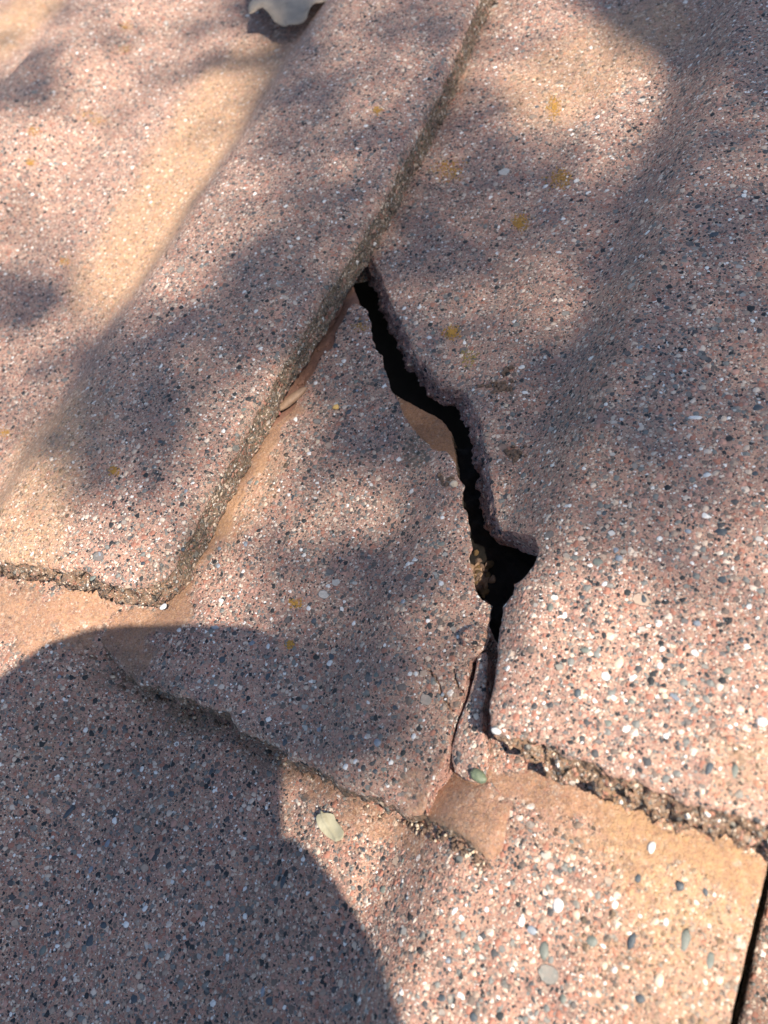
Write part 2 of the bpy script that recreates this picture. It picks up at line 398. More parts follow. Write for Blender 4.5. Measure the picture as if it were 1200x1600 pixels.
# ------------------------------------------------------------------ surface stains, with some light and shade painted in (dust, grime, yellow film)
def stainer(h, items):
    """items: (channel, amount, radius_u, [px points])"""
    pls = [(c, a, r, [unh(q[0], q[1], h)[:2] for q in pl]) for c, a, r, pl in items]
    def f(X, Y):
        out = np.zeros((len(X), 4)); out[:, 3] = 1
        wx = 3*np.sin(X*.21+Y*.13)+2*np.sin(Y*.37-X*.11)
        for c, a, r, pl in pls:
            if len(pl) == 1: d = np.hypot(X-pl[0][0], Y-pl[0][1])
            else: d = dseg(X, Y, pl, False)
            d = d+wx*min(1, r/15)
            out[:, c] = np.maximum(out[:, c], a*(1-sm(r*.35, r, d)))
        return out
    return f

def pits(q, t):
    # overhangs and hollows in the crumbled nose
    v = noise.fractal(Vector((q[0]/5.5, q[1]/5.5, q[2]/4.+4)), .7, 2.2, 4)
    return -6.5*max(0, abs(v)*1.6-.1)*math.sin(math.pi*min(1, t*1.1)**.7) - 6.5*sm(.6, 1, t)
# ------------------------------------------------------------------ upper left tile (A)
A_side = [(745, 0), (690, 130), (640, 228), (592, 318), (545, 395), (506, 455), (470, 515), (440, 562), (402, 632), (368, 695), (330, 760), (300, 818), (275, 860)]
A_front = [(268, 885), (250, 905), (222, 918), (190, 918), (155, 905), (125, 893), (95, 889), (60, 882), (30, 880), (0, 876)]
pA = Piece([('side', .95, [('w', -84.5, 560)]+A_side), ('front', 1.5, A_front+[('w', -300, -84), ('w', -500, -80), ('w', -660, -78)]), ('back', 0, [('w', -660, -77), ('w', -660, 560)])], hA, 1)
tA = empty('roof_tile', (-300, 0, 0), 'rolled concrete roof tile at upper left whose straight right edge overlaps the broken tile, grey leaf lying on it', 'roof tile', 'aggregate concrete roof tiles')
stA = stainer(hA, [(2, .75, 60, [(200, 420), (300, 250), (380, 120)]), (2, .6, 60, [(0, 850), (60, 700)]), (2, .8, 60, [(0, 60), (60, 0)]), (0, .25, 40, [(60, 840), (250, 500), (400, 230)]),
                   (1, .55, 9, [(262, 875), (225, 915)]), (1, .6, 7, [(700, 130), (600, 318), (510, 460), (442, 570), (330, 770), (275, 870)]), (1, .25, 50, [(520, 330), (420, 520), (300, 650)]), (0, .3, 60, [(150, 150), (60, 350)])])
pebA = [(236, 316, 7, 9, 80, 1), (233, 305, 5, 6, 0, 1), (577, 284, 10, 5, -30, 1), (525, 348, 4, 5, 20, 1), (138, 606, 7, 4, 20, 1), (300, 755, 7, 4, 40, 1), (279, 751, 9, 6, 0, 4), (480, 436, 7, 6, 0, 3), (556, 350, 5, 3, 30, 1),
        (272, 200, 6, 4, 0, 2), (188, 104, 10, 4, 5, 2), (229, 357, 5, 5, 0, 3), (270, 200, 7, 5, 40, 2), (493, 275, 6, 5, 10, 2), (410, 495, 7, 6, 30, 2), (343, 507, 7, 4, -20, 5), (260, 578, 8, 6, 60, 2), (208, 1, 5, 5, 0, 1),
        (72, 485, 7, 6, 0, 3), (290, 767, 6, 5, 0, 5), (380, 640, 9, 6, 40, 3), (250, 690, 8, 5, -10, 2), (145, 903, 10, 6, 60, 3), (286, 858, 6, 5, 0, 2), (223, 880, 7, 6, 30, 2), (155, 865, 4, 8, 60, 5), (50, 865, 4, 7, 0, 1), (255, 948, 9, 8, 50, 1), (551, 312, 5, 4, 0, 5)]
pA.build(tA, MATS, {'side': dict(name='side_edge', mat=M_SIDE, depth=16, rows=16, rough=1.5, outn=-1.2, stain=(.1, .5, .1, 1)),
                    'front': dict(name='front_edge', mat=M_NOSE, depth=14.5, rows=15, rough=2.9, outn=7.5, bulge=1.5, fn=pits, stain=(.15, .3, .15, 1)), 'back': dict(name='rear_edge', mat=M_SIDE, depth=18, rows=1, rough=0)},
         (-640, -95, -75, 450), {'side': 4.6, 'front': 3.2}, 3.0, stain=stA, pebbles=pebA, scatter=60, seed=2)

# ------------------------------------------------------------------ upper right tile (B), broken
B_cr = [(560, 402), (567, 392), (580, 405), (597, 434), (606, 462), (624, 499), (634, 520), (647, 547), (662, 566), (680, 590), (700, 602), (723, 607), (738, 629), (748, 654), (754, 680), (762, 715), (766, 750), (770, 777), (772, 805), (780, 827)]
B_no = [(795, 831), (820, 834), (837, 840)]
B_cr2 = [(841, 858), (835, 880), (820, 900), (803, 912), (800, 927), (785, 947), (782, 980), (779, 1008), (776, 1036), (773, 1062), (768, 1088), (765, 1107), (766, 1130)]
B_fr = [(772, 1142), (795, 1150), (822, 1151), (848, 1162), (880, 1176), (918, 1191), (958, 1210), (1000, 1226), (1050, 1241), (1100, 1256), (1150, 1276), (1200, 1292)]
pB = Piece([('crack', .9, B_cr), ('notch', .7, B_no), ('gap', .9, B_cr2), ('front', 2.1, B_fr+[('w', 215, -77), ('w', 470, -78)]), ('back', 0, [('w', 472, -77), ('w', 472, 560), ('w', -108, 560), ('w', -108, 140)])], hB, 3)
tB = empty('roof_tile', (100, 0, 0), 'large broken roof tile at upper right with orange lichen spots and a jagged fracture down its left side', 'roof tile', 'aggregate concrete roof tiles')
stB = stainer(hB, [(2, .55, 55, [(880, 130), (980, 60)]), (2, .35, 20, [(620, 250), (700, 120)]), (1, .35, 14, [(730, 320), (700, 300)]), (1, .26, 60, [(700, 330), (760, 600), (850, 760)]), (1, .3, 14, [(880, 235), (855, 180)]), (1, .22, 20, [(1000, 420), (930, 560), (870, 720)]),  # two small dark spots and the roll-flank strip are painted shade
                   (2, .4, 14, [(1165, 1195)]), (0, .35, 10, [(1150, 1190), (1180, 1210)]), (1, .35, 6, [(775, 605)]), (1, .3, 6, [(812, 712)])])
pebB = [(873, 394, 9, 5, -5, 1), (808, 407, 7, 4, 25, 1), (738, 340, 5, 4, 30, 1), (718, 398, 5, 10, 5, 4), (682, 279, 6, 4, 0, 1), (770, 167, 5, 4, 0, 1), (949, 297, 6, 4, 0, 1), (971, 309, 3, 6, 20, 1), (1125, 170, 6, 4, 40, 1), (726, 535, 8, 5, -50, 1),
        (1085, 652, 15, 5, 15, 1), (1001, 542, 6, 4, 40, 5), (820, 613, 8, 5, 10, 1), (791, 634, 7, 6, 0, 4), (1042, 481, 9, 8, 0, 2), (1117, 366, 12, 8, 35, 2), (1145, 233, 9, 7, 0, 3), (1183, 636, 12, 10, 0, 2), (676, 520, 6, 7, 0, 3), (632, 482, 6, 8, -30, 1),
        (668, 496, 6, 6, 0, 3), (838, 167, 8, 7, 0, 2), (752, 197, 7, 6, 0, 5), (1105, 742, 8, 5, 20, 1), (944, 802, 6, 5, 70, 2), (891, 790, 7, 5, 10, 1), (1020, 548, 5, 4, 0, 2), (933, 877, 11, 7, 15, 3), (967, 872, 7, 7, 80, 5), (945, 912, 7, 5, 60, 1), (910, 933, 6, 5, 0, 2),
        (1130, 831, 13, 9, 0, 2), (962, 859, 6, 6, 0, 5), (1170, 947, 6, 5, 40, 1), (1089, 974, 8, 6, 0, 5), (1034, 1014, 7, 5, 60, 1), (1031, 1040, 6, 7, 0, 1), (915, 1016, 10, 6, 15, 3), (966, 1036, 8, 14, -5, 4), (945, 1056, 9, 8, 0, 1), (987, 1060, 5, 8, -20, 1), (987, 1096, 8, 6, 0, 3),
        (957, 1090, 5, 5, 0, 1), (1038, 1087, 6, 6, 0, 4), (1055, 1090, 13, 5, -20, 5), (903, 1082, 7, 9, 0, 2), (775, 1142, 10, 6, 0, 1), (1040, 1150, 5, 5, 0, 1), (1108, 1200, 7, 12, -10, 2), (1147, 1205, 6, 14, 0, 3), (1190, 1128, 8, 9, 0, 1), (974, 1178, 5, 6, 0, 4), (950, 1130, 7, 7, 0, 3), (1005, 935, 6, 9, 30, 2),
        (860, 950, 6, 8, 20, 3), (1128, 905, 9, 7, 0, 2), (1075, 830, 7, 5, 0, 5), (1180, 740, 6, 6, 0, 2), (1137, 1048, 8, 7, 0, 3), (1158, 1000, 6, 6, 0, 2)]
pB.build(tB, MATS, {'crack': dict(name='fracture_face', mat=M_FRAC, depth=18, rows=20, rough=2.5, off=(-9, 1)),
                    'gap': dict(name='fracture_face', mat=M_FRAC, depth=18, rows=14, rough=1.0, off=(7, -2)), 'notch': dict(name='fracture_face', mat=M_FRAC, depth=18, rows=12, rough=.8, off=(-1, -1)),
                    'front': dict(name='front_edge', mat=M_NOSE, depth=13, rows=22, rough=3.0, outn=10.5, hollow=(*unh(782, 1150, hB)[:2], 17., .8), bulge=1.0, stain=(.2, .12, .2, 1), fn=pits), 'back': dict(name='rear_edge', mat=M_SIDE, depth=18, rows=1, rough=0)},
         (-105, -95, 230, 430), {'crack': 1.2, 'gap': 1.2, 'front': 2.6}, 2.6, stain=stB, pebbles=pebB, scatter=60, seed=5)

# ------------------------------------------------------------------ slipped fragment (C)
C_left = [('w', -122, -78), ('w', -112, -40), ('w', -104, -5)]
C_up = [(447, 650), (453, 645), (470, 613), (479, 595), (492, 576), (500, 556), (519, 543), (524, 519), (545, 480), (550, 474)]
C_cr = [(560, 474), (571, 480), (580, 509), (585, 544), (599, 556), (599, 575), (609, 604), (618, 620), (631, 642), (640, 664), (656, 680), (675, 700), (697, 703), (710, 722), (716, 740), (725, 757), (722, 785), (730, 800), (735, 825), (736, 847), (740, 857), (733, 872), (735, 895), (742, 917), (752, 937), (770, 946), (766, 973), (768, 992), (758, 1014)]
C_cr2 = [(745, 1024), (733, 1029), (729, 1051), (722, 1086), (714, 1107), (707, 1129), (703, 1151), (701, 1172), (690, 1200), (672, 1228), (667, 1250)]
C_fr = [(664, 1268), (639, 1272), (617, 1261), (580, 1247), (543, 1228), (507, 1206), (470, 1192), (444, 1177), (408, 1155), (400, 1150), (377, 1140), (357, 1126), (343, 1113), (320, 1103), (300, 1093), (257, 1083), (233, 1070), (207, 1067), (187, 1047), (167, 1020), (150, 1008), (128, 998)]
pC = Piece([('under', .2, C_left), ('lip', .5, C_up), ('crack', .9, C_cr), ('crack2', .5, C_cr2), ('front', 2.0, C_fr)], hC, 4, 1.2)
tC = empty('tile_fragment', (0, -40, 0), 'triangular piece snapped off the broken tile, its pointed top beside the black hole', 'tile fragment')
stC = stainer(hC, [(0, .85, 11, [(452, 640), (400, 712), (345, 812), (300, 880), (262, 950)]), (0, .68, 16, [(280, 955), (210, 985), (150, 985)]), (0, .55, 16, [(180, 1000), (230, 1030)]), (0, .45, 11, [(670, 1230), (640, 1260), (690, 1190)]), (0, .35, 10, [(710, 1040), (690, 1120)]),
                   (1, 1., 12, [(650, 705)]), (1, .3, 60, [(560, 650), (580, 900), (560, 1120)]), (1, .4, 12, [(640, 690), (560, 560)]), (1, .35, 12, [(600, 830), (560, 920)]), (1, .45, 9, [(145, 1005), (190, 1040), (260, 1075)]), (1, .3, 6, [(330, 1105), (480, 1190), (600, 1250)]), (2, .4, 14, [(430, 720), (370, 820)])])  # dark strips near the apex and along the diagonal mix soot with painted shade
pebC = [(526, 541, 10, 9, 0, 2), (508, 550, 4, 4, 0, 1), (525, 556, 6, 5, 0, 1), (556, 596, 6, 6, 0, 3), (558, 610, 4, 4, 0, 5), (545, 643, 7, 11, -20, 2), (484, 630, 7, 4, 25, 3), (464, 734, 6, 8, 40, 3), (451, 773, 5, 5, 0, 1), (401, 754, 6, 8, 0, 3), (483, 708, 7, 6, 0, 1), (497, 690, 7, 7, 0, 4), (458, 776, 5, 5, 0, 2),
        (343, 857, 7, 7, 0, 5), (384, 850, 8, 8, 0, 5), (341, 884, 7, 8, 0, 5), (482, 950, 7, 6, 0, 1), (490, 970, 8, 8, 0, 2), (554, 974, 6, 7, 0, 1), (280, 984, 7, 6, 0, 1), (336, 980, 11, 6, 10, 5), (393, 1005, 9, 6, 40, 5), (347, 1030, 9, 8, 0, 2), (518, 1026, 6, 9, 50, 2), (418, 1057, 5, 10, 5, 2), (419, 1010, 5, 8, 30, 1), (428, 1086, 9, 5, 40, 2),
        (588, 1054, 6, 6, 0, 3), (595, 1065, 4, 7, 10, 2), (549, 1152, 7, 6, 0, 2), (589, 1160, 9, 8, 0, 5), (524, 1100, 5, 7, 0, 3), (647, 1150, 5, 8, 0, 1), (586, 1205, 6, 6, 0, 2), (540, 1198, 6, 7, 0, 1), (555, 1190, 4, 6, 0, 1), (600, 1202, 7, 5, 20, 3), (690, 850, 9, 7, 10, 3), (690, 912, 7, 6, 0, 1), (700, 920, 5, 4, 0, 5), (672, 905, 6, 5, 0, 5),
        (668, 970, 6, 5, 0, 1), (655, 1013, 5, 5, 0, 5), (445, 1160, 6, 8, 0, 2), (470, 1060, 7, 6, 0, 2), (630, 940, 6, 5, 0, 5), (500, 1140, 8, 6, 20, 5), (430, 1040, 5, 5, 0, 3), (602, 1008, 5, 5, 0, 1), (691, 809, 5, 6, 0, 1), (672, 808, 5, 7, -30, 2), (618, 1105, 7, 6, 0, 2), (560, 1105, 6, 6, 0, 3)]
crk = [[(670, 1047), (680, 1057), (685, 1073), (692, 1088), (701, 1103), (707, 1112)], [(710, 1044), (711, 1060), (717, 1073), (722, 1084)]]
pC.build(tC, MATS, {'crack': dict(name='fracture_face', mat=M_FRAC, depth=17, rows=12, rough=1.0, off=(-13, 0)), 'crack2': dict(name='fracture_face', mat=M_FRAC, depth=13, rows=10, rough=.7, off=(3, 0)),
                    'front': dict(name='front_edge', mat=M_NOSE, depth=9.5, rows=14, rough=2.3, outn=.5, bulge=.8, stain=(.1, .75, 0, 1)), 'lip': dict(name='side_edge', mat=M_FRAC, depth=6, rows=5, rough=.5), 'under': dict(name='side_edge', mat=M_FRAC, depth=6, rows=2, rough=.2)},  # front edge darkened in colour for the shade of the gap
         (-130, -135, 110, 110), {'crack': 1.0, 'crack2': .8, 'front': 3.4, 'lip': .8}, 2.1, cracks=crk, stain=stC, pebbles=pebC, scatter=30, seed=8)
# reddish interlocking rib between the fragment and the tile that covers it
def hRib(X, Y): return hC(X, Y)-3.4
rp = Piece([('a', .3, [(549, 440), (560, 470), (552, 500), (535, 540), (510, 575), (490, 610), (468, 640), (452, 655), (436, 660)]), ('b', 0, [('w', -103, -8), ('w', -101, 90)])], hRib, 12)
rp.build(tC, [M_RIB], {'a': dict(name='rib_face', mat=M_RIB, depth=4, rows=2, rough=.3)}, (-120, -20, -60, 100), {'a': 1.5}, 1.4, seed=13, name='interlocking_rib',
         cracks=[[(538, 470), (530, 490), (520, 500)], [(527, 495), (516, 512), (505, 515), (500, 530)], [(515, 535), (503, 545), (493, 548)], [(480, 585), (472, 600), (462, 602)], [(470, 600), (462, 612)]])

# ------------------------------------------------------------------ sliver (D)
D_l = [(744, 1022), (743, 1036), (740, 1051), (733, 1081), (727, 1103), (717, 1125), (712, 1146), (706, 1168), (707, 1190)]
D_b = [(711, 1206), (722, 1215), (742, 1222), (756, 1214), (759, 1198)]
D_r = [(761, 1174), (760, 1155), (752, 1140), (753, 1107), (759, 1086), (758, 1068), (761, 1036), (759, 1018)]
pD = Piece([('l', .5, D_l), ('b', .6, D_b), ('r', .5, D_r)], hD, 6, .9)
tD = empty('tile_sliver', (70, -90, -2), 'narrow finger of broken tile standing between two dark cracks, green pebble at its lower tip', 'tile fragment')
stD = stainer(hD, [(0, .25, 7, [(750, 1120), (752, 1200)])])
W_ = lambda: dict(name='fracture_face', mat=M_FRAC, depth=13, rows=9, rough=.6)
pD.build(tD, MATS, {'l': dict(W_(), off=(-1.5, 0)), 'b': W_(), 'r': dict(W_(), off=(2, 0))}, (40, -140, 110, 0), {'l': 1.2, 'b': 1.6, 'r': 1.}, 1.5, stain=stD, pebbles=[(727, 1145, 4, 5, 0, 3), (735, 1170, 4, 4, 0, 1)], scatter=0, seed=14)

# ------------------------------------------------------------------ lower tile (E) and its right neighbour (F)
E_edge = [(1197, 1362), (1190, 1395), (1180, 1430), (1171, 1470), (1160, 1515), (1150, 1560), (1141, 1600)]
E_top = [('w', -640, 96), ('w', 30, 96)] 
ep = [unh(*q, hE)[:2] for q in [(618, 615), (640, 628), (662, 640), (690, 655), (706, 676), (714, 740), (728, 850), (745, 930), (768, 992)]]
pE = Piece([('side', .35, [('w', 180.5, -62)]+E_edge+[('w', 180.5, -200), ('w', 180.5, -560)]), ('back', 0, [('w', 180, -561), ('w', -640, -561)]),
            ('head', .6, [('w', -640, 26), ('w', -30, 26)]+[('w', p[0], p[1]) for p in ep]+[('w', 100, -62)])], hE, 7)
tE = empty('roof_tile', (0, -250, -20), 'roof tile of the lower course filling the foreground, half shaded and partly dusted orange under the front edges', 'roof tile', 'aggregate concrete roof tiles')
stE = stainer(hE, [(0, .62, 17, [(740, 1195), (725, 1240), (730, 1275)]), (0, .64, 11, [(790, 1225), (880, 1250), (980, 1290), (1080, 1330), (1180, 1370)]), (0, .4, 20, [(800, 1260), (1000, 1330)]), (2, .75, 26, [(1000, 1320), (1130, 1370), (1060, 1400)]), (2, .45, 40, [(1060, 1480), (1100, 1420)]),
                   (0, .62, 26, [(0, 950), (60, 975), (140, 950)]), (0, .35, 35, [(0, 1010), (120, 980)]), (0, .5, 14, [(470, 1210), (560, 1260), (640, 1310)]), (0, .25, 50, [(560, 1330), (760, 1400)]), (0, .4, 9, [(448, 1190), (448, 1300)]),  # last narrow stripe is sunlight painted through the dust channel
                   (1, .6, 11, [(170, 1050), (260, 1095), (350, 1130), (440, 1190)]), (1, .25, 40, [(450, 1400), (330, 1600)]), (0, .95, 30, [(670, 650), (720, 720)]), (1, .25, 30, [(100, 1150), (250, 1250)])])  # first strip paints the shade in the hollow under the fragment
pebE = [(872, 1415, 10, 12, 30, 1), (1018, 1324, 7, 10, 0, 1), (961, 1413, 7, 8, 0, 1), (815, 1440, 6, 9, 0, 1), (831, 1452, 10, 9, 0, 5), (710, 1423, 4, 8, -20, 1), (849, 1485, 9, 15, 10, 3), (987, 1470, 6, 14, 0, 2), (925, 1470, 11, 9, 0, 3), (997, 1372, 6, 8, 0, 2), (890, 1358, 6, 6, 0, 3), (900, 1428, 7, 9, 20, 4), (1062, 1385, 9, 9, 0, 2), (1109, 1500, 7, 16, 0, 3),
        (1070, 1470, 9, 17, 0, 3), (1102, 1393, 5, 8, 20, 2), (1105, 1645, 5, 7, 0, 2), (897, 1357, 5, 5, 0, 2), (893, 1315, 5, 4, 0, 3), (443, 1378, 8, 12, 0, 2), (142, 1415, 9, 7, 0, 2), (142, 1470, 10, 14, 10, 2), (105, 1270, 7, 20, -25, 2), (162, 1446, 10, 7, 0, 2), (67, 1485, 9, 11, 0, 3), (227, 1419, 6, 8, -30, 1), (269, 1378, 5, 5, 0, 1), (383, 1388, 4, 6, -20, 1),
        (298, 1287, 7, 5, 0, 2), (267, 1240, 9, 7, -20, 2), (168, 1318, 6, 10, 0, 5), (142, 1358, 6, 9, 10, 5), (125, 1337, 5, 5, 0, 1), (410, 1550, 5, 11, 10, 5), (344, 1488, 10, 9, 30, 3), (210, 1560, 9, 8, 0, 2), (71, 1168, 7, 6, 0, 3), (92, 1057, 8, 5, 20, 5), (70, 1340, 5, 5, 0, 2), (15, 1138, 8, 4, 10, 5), (95, 1162, 4, 6, 0, 5), (220, 1372, 4, 4, 0, 1), (42, 1417, 5, 5, 0, 1), (90, 1457, 5, 5, 0, 1),
        (215, 1105, 7, 5, 20, 2), (193, 1136, 8, 6, 30, 2), (600, 1390, 8, 8, 30, 3), (569, 1328, 5, 4, 0, 2), (547, 1325, 3, 4, 0, 2), (630, 1345, 4, 5, 0, 3), (470, 1535, 5, 4, 0, 5), (487, 1497, 4, 5, 0, 1), (420, 1565, 8, 7, 0, 2), (76, 1460, 6, 6, 0, 2), (200, 1268, 6, 6, 0, 2), (243, 1207, 6, 4, 0, 1), (360, 1245, 7, 6, 0, 2), (330, 1205, 5, 8, 0, 2), (170, 1370, 7, 9, 60, 3), (745, 1480, 7, 6, 0, 3),
        (760, 1420, 4, 5, 0, 1), (660, 1392, 5, 4, 0, 2), (690, 1560, 8, 6, 0, 2), (740, 1590, 8, 8, 0, 2), (1000, 1560, 8, 7, 0, 2), (960, 1515, 5, 6, 0, 1), (880, 1560, 7, 7, 0, 3), (1040, 1440, 5, 7, 0, 1), (1030, 1530, 8, 14, 0, 4), (700, 1500, 5, 5, 0, 5)]
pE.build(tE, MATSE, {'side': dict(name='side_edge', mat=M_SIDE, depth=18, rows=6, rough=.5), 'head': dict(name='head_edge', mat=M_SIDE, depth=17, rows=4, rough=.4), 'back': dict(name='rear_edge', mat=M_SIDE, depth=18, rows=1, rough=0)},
         (-260, -290, 184, 45), {'side': 1.3, 'head': 1.5}, 2.6, stain=stE, pebbles=pebE, scatter=60, seed=21)
pF = Piece([('side', .35, [('w', 186, -560), ('w', 186.5, -60), ('w', 186.5, 60)]), ('back', 0, [('w', 190, 61), ('w', 560, 60), ('w', 560, -561)])], hF, 9)
tF = empty('roof_tile', (300, -250, -20), 'roof tile at the bottom right corner beyond the black joint, only a narrow strip of it in view', 'roof tile', 'aggregate concrete roof tiles')
pF.build(tF, MATSE, {'side': dict(name='side_edge', mat=M_SIDE, depth=16, rows=4, rough=.5), 'back': dict(name='rear_edge', mat=M_SIDE, depth=18, rows=1, rough=0)}, (185, -200, 230, 20), {'side': 1.6}, 2.6, stain=stainer(hF, [(1, .3, 30, [(1190, 1500)])]), scatter=40, seed=31)

# ------------------------------------------------------------------ dust crust on E, with a crumbly dark lip
crust_poly = [(668, 1225), (690, 1198), (703, 1190), (712, 1212), (745, 1228), (768, 1215), (790, 1240), (800, 1290), (785, 1330), (762, 1350), (749, 1331), (734, 1316), (701, 1294), (672, 1283), (662, 1268)]
cp = [unh(*q, hE)[:2] for q in crust_poly]
lip = [unh(*q, hE)[:2] for q in [(640, 1268), (672, 1283), (701, 1294), (734, 1316), (749, 1331), (760, 1350)]]
def hCr(X, Y):
    d = dseg(X, Y, lip, False); return hE(X, Y) + 4.6*(1-sm(2, 25, d)) - .35 - 2.8*(1-sm(0, 5, dseg(X, Y, [cp[7], cp[8], cp[9]], False)))
pCr = Piece([('a', .4, [('w', p[0], p[1]) for p in cp[:9]]), ('lip', 1.0, [('w', p[0], p[1]) for p in cp[9:]])], hCr, 17, .9)
tCr = empty('dirt_crust', (75, -115, -10), 'smooth patch of caked orange silt below the sliver, with a crumbling dark lower edge', 'dirt crust')
def stCr(X, Y):
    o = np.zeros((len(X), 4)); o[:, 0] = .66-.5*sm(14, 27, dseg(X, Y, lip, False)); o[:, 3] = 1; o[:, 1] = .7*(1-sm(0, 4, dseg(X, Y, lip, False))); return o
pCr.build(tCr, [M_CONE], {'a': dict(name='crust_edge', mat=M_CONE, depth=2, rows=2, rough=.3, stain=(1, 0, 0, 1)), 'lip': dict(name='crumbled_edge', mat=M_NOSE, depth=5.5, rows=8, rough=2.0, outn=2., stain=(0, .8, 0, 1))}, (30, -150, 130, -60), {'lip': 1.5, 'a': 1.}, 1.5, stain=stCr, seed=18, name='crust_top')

# ------------------------------------------------------------------ loose bits
def cluster(name, pts, h, mat, label, cat, group=None, dz=0., seed=0, mats=None, kind=None, sub=2, smooth=False, mshape=.35):
    """pts: (px,py,ra,rb,ang,height)"""
    V = []; F = []; n = 0; rnd = random.Random(seed); mi = []
    c = None
    for k, (x, y, a, b, ang, hh) in enumerate(pts):
        p = unh(x, y, h) ; 
        if c is None: c = p.copy()
        kk = .29*(np.linalg.norm(p-CAM)/360.); v, f = stone_mesh((p[0], p[1], p[2]+dz+hh*kk*.35), a*kk, b*kk, hh*kk, ang, rnd.random()*90, sub, *((.06, 0) if smooth else (mshape, 4)))
        V.append(v); F += [tuple(i+n for i in q) for q in f]; n += len(v); mi += [rnd.randrange(len(mats)) if mats else 0]*len(f)
    o = link(name, np.concatenate(V), F, mats or mat, None, True, mi, np.zeros((n, 4)), origin=c)
    return tag(o, label, cat, group, kind)
cluster('concrete_chip', [(743, 994, 23, 20, 20, 17)], hC, concrete('pinkish_chip', base=(.46, .27, .2), big=.5), 'lumpy pinkish chip of concrete at the top of the sliver, left of the narrow crack', 'concrete chip', seed=3, dz=-.2, sub=5, mshape=.3)
cluster('pebble', [(748, 1213, 14, 9, -15, 7)], hD, M_GREEN, 'smooth green pebble at the lower tip of the sliver', 'pebble', seed=5, sub=4, smooth=True)
cluster('pebble', [(458, 626, 29, 7.5, 62, 6)], hC, M_TANP, 'long smooth tan pebble wedged beside the straight edge of the upper left tile', 'pebble', seed=6, dz=.8, sub=4, smooth=True)
cluster('pebble', [(436, 647, 4, 3.5, 0, 4)], hC, simple('red_crumb', (.4, .12, .1), (.3, .1, .08)), 'tiny red crumb just below the long tan pebble', 'pebble', seed=7)
def crumbs(cx_, cy_, n, rx_, ry_, seed, r=(2, 5)):
    rnd = random.Random(seed); return [(cx_+rnd.gauss(0, rx_), cy_+rnd.gauss(0, ry_), rnd.uniform(*r), rnd.uniform(*r), rnd.uniform(0, 180), rnd.uniform(*r)) for _ in range(n)]
cluster('dirt_lump', crumbs(780, 604, 34, 11, 4, 1)+crumbs(793, 578, 8, 4, 3, 2), hB, M_DIRTG, 'dark crumbly dirt lump on broken tile, right of the wide part of the hole', 'dirt lump', 'crumbs of dirt lying on the tiles', seed=4)
cluster('dirt_lump', crumbs(806, 712, 26, 8, 6, 3), hB, M_DIRTG, 'rounded brown dirt lump on the broken tile above the notch of the hole', 'dirt lump', 'crumbs of dirt lying on the tiles', seed=14)
cluster('dirt_lump', crumbs(694, 748, 10, 6, 4, 5), hC, M_DIRTG, 'small dark dirt lump near the right rim of the slipped piece', 'dirt lump', 'crumbs of dirt lying on the tiles', seed=15)
cluster('pebble', [(710, 757, 8, 6, 10, 5)], hC, PEB[3], 'pale tan pebble lying on the right rim of the slipped piece', 'pebble', seed=16)
cluster('pebble', [(525, 637, 5.5, 5, 0, 4)], hC, simple('yellow_grain', (.7, .45, .16), (.6, .36, .1)), 'small yellow ring-like pebble on the slipped piece', 'pebble', seed=17)
# soil seen down the hole
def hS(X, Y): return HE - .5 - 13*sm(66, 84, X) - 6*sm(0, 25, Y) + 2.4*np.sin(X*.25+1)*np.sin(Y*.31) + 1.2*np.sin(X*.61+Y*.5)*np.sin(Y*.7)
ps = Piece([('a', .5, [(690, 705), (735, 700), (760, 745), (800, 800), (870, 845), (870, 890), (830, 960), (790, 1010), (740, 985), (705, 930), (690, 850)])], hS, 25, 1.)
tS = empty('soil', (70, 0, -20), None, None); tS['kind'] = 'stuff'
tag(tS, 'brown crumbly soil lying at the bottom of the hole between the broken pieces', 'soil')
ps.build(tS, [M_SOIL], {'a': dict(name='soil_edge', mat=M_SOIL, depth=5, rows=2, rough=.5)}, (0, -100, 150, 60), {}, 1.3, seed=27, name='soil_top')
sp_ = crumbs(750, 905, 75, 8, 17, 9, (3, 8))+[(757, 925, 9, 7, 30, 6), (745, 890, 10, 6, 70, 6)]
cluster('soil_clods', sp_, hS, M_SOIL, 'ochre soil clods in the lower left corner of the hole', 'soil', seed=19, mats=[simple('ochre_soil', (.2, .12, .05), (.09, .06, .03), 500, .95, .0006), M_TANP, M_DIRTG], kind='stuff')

# crumbs along front edges (stuff)
rnd = random.Random(77); P = []
for (a, b) in zip(C_fr[:-1], C_fr[1:]):
    L = math.dist(a, b)
    for k in range(int(L/7)):
        t = rnd.random(); P.append((a[0]+(b[0]-a[0])*t+rnd.gauss(4, 5), a[1]+(b[1]-a[1])*t+rnd.gauss(20, 7), rnd.uniform(1.5, 4), rnd.uniform(1.5, 4), rnd.uniform(0, 180), rnd.uniform(1.5, 4)))
lp = [(640, 1283), (661, 1296), (690, 1307), (720, 1320), (742, 1340), (755, 1350)]
for (a, b) in zip(lp[:-1], lp[1:]):
    for k in range(16):
        t = rnd.random(); P.append((a[0]+(b[0]-a[0])*t+rnd.gauss(0, 4), a[1]+(b[1]-a[1])*t+rnd.gauss(2, 6), rnd.uniform(2, 6), rnd.uniform(2, 5), rnd.uniform(0, 180), rnd.uniform(2, 6)))
cluster('grit', P, hE, M_DIRTG, 'loose dark grit gathered along the lower edge of the slipped piece', 'grit', seed=21, mats=[M_DIRTG, M_NOSE, PEB[3], M_DIRTG], kind='stuff')

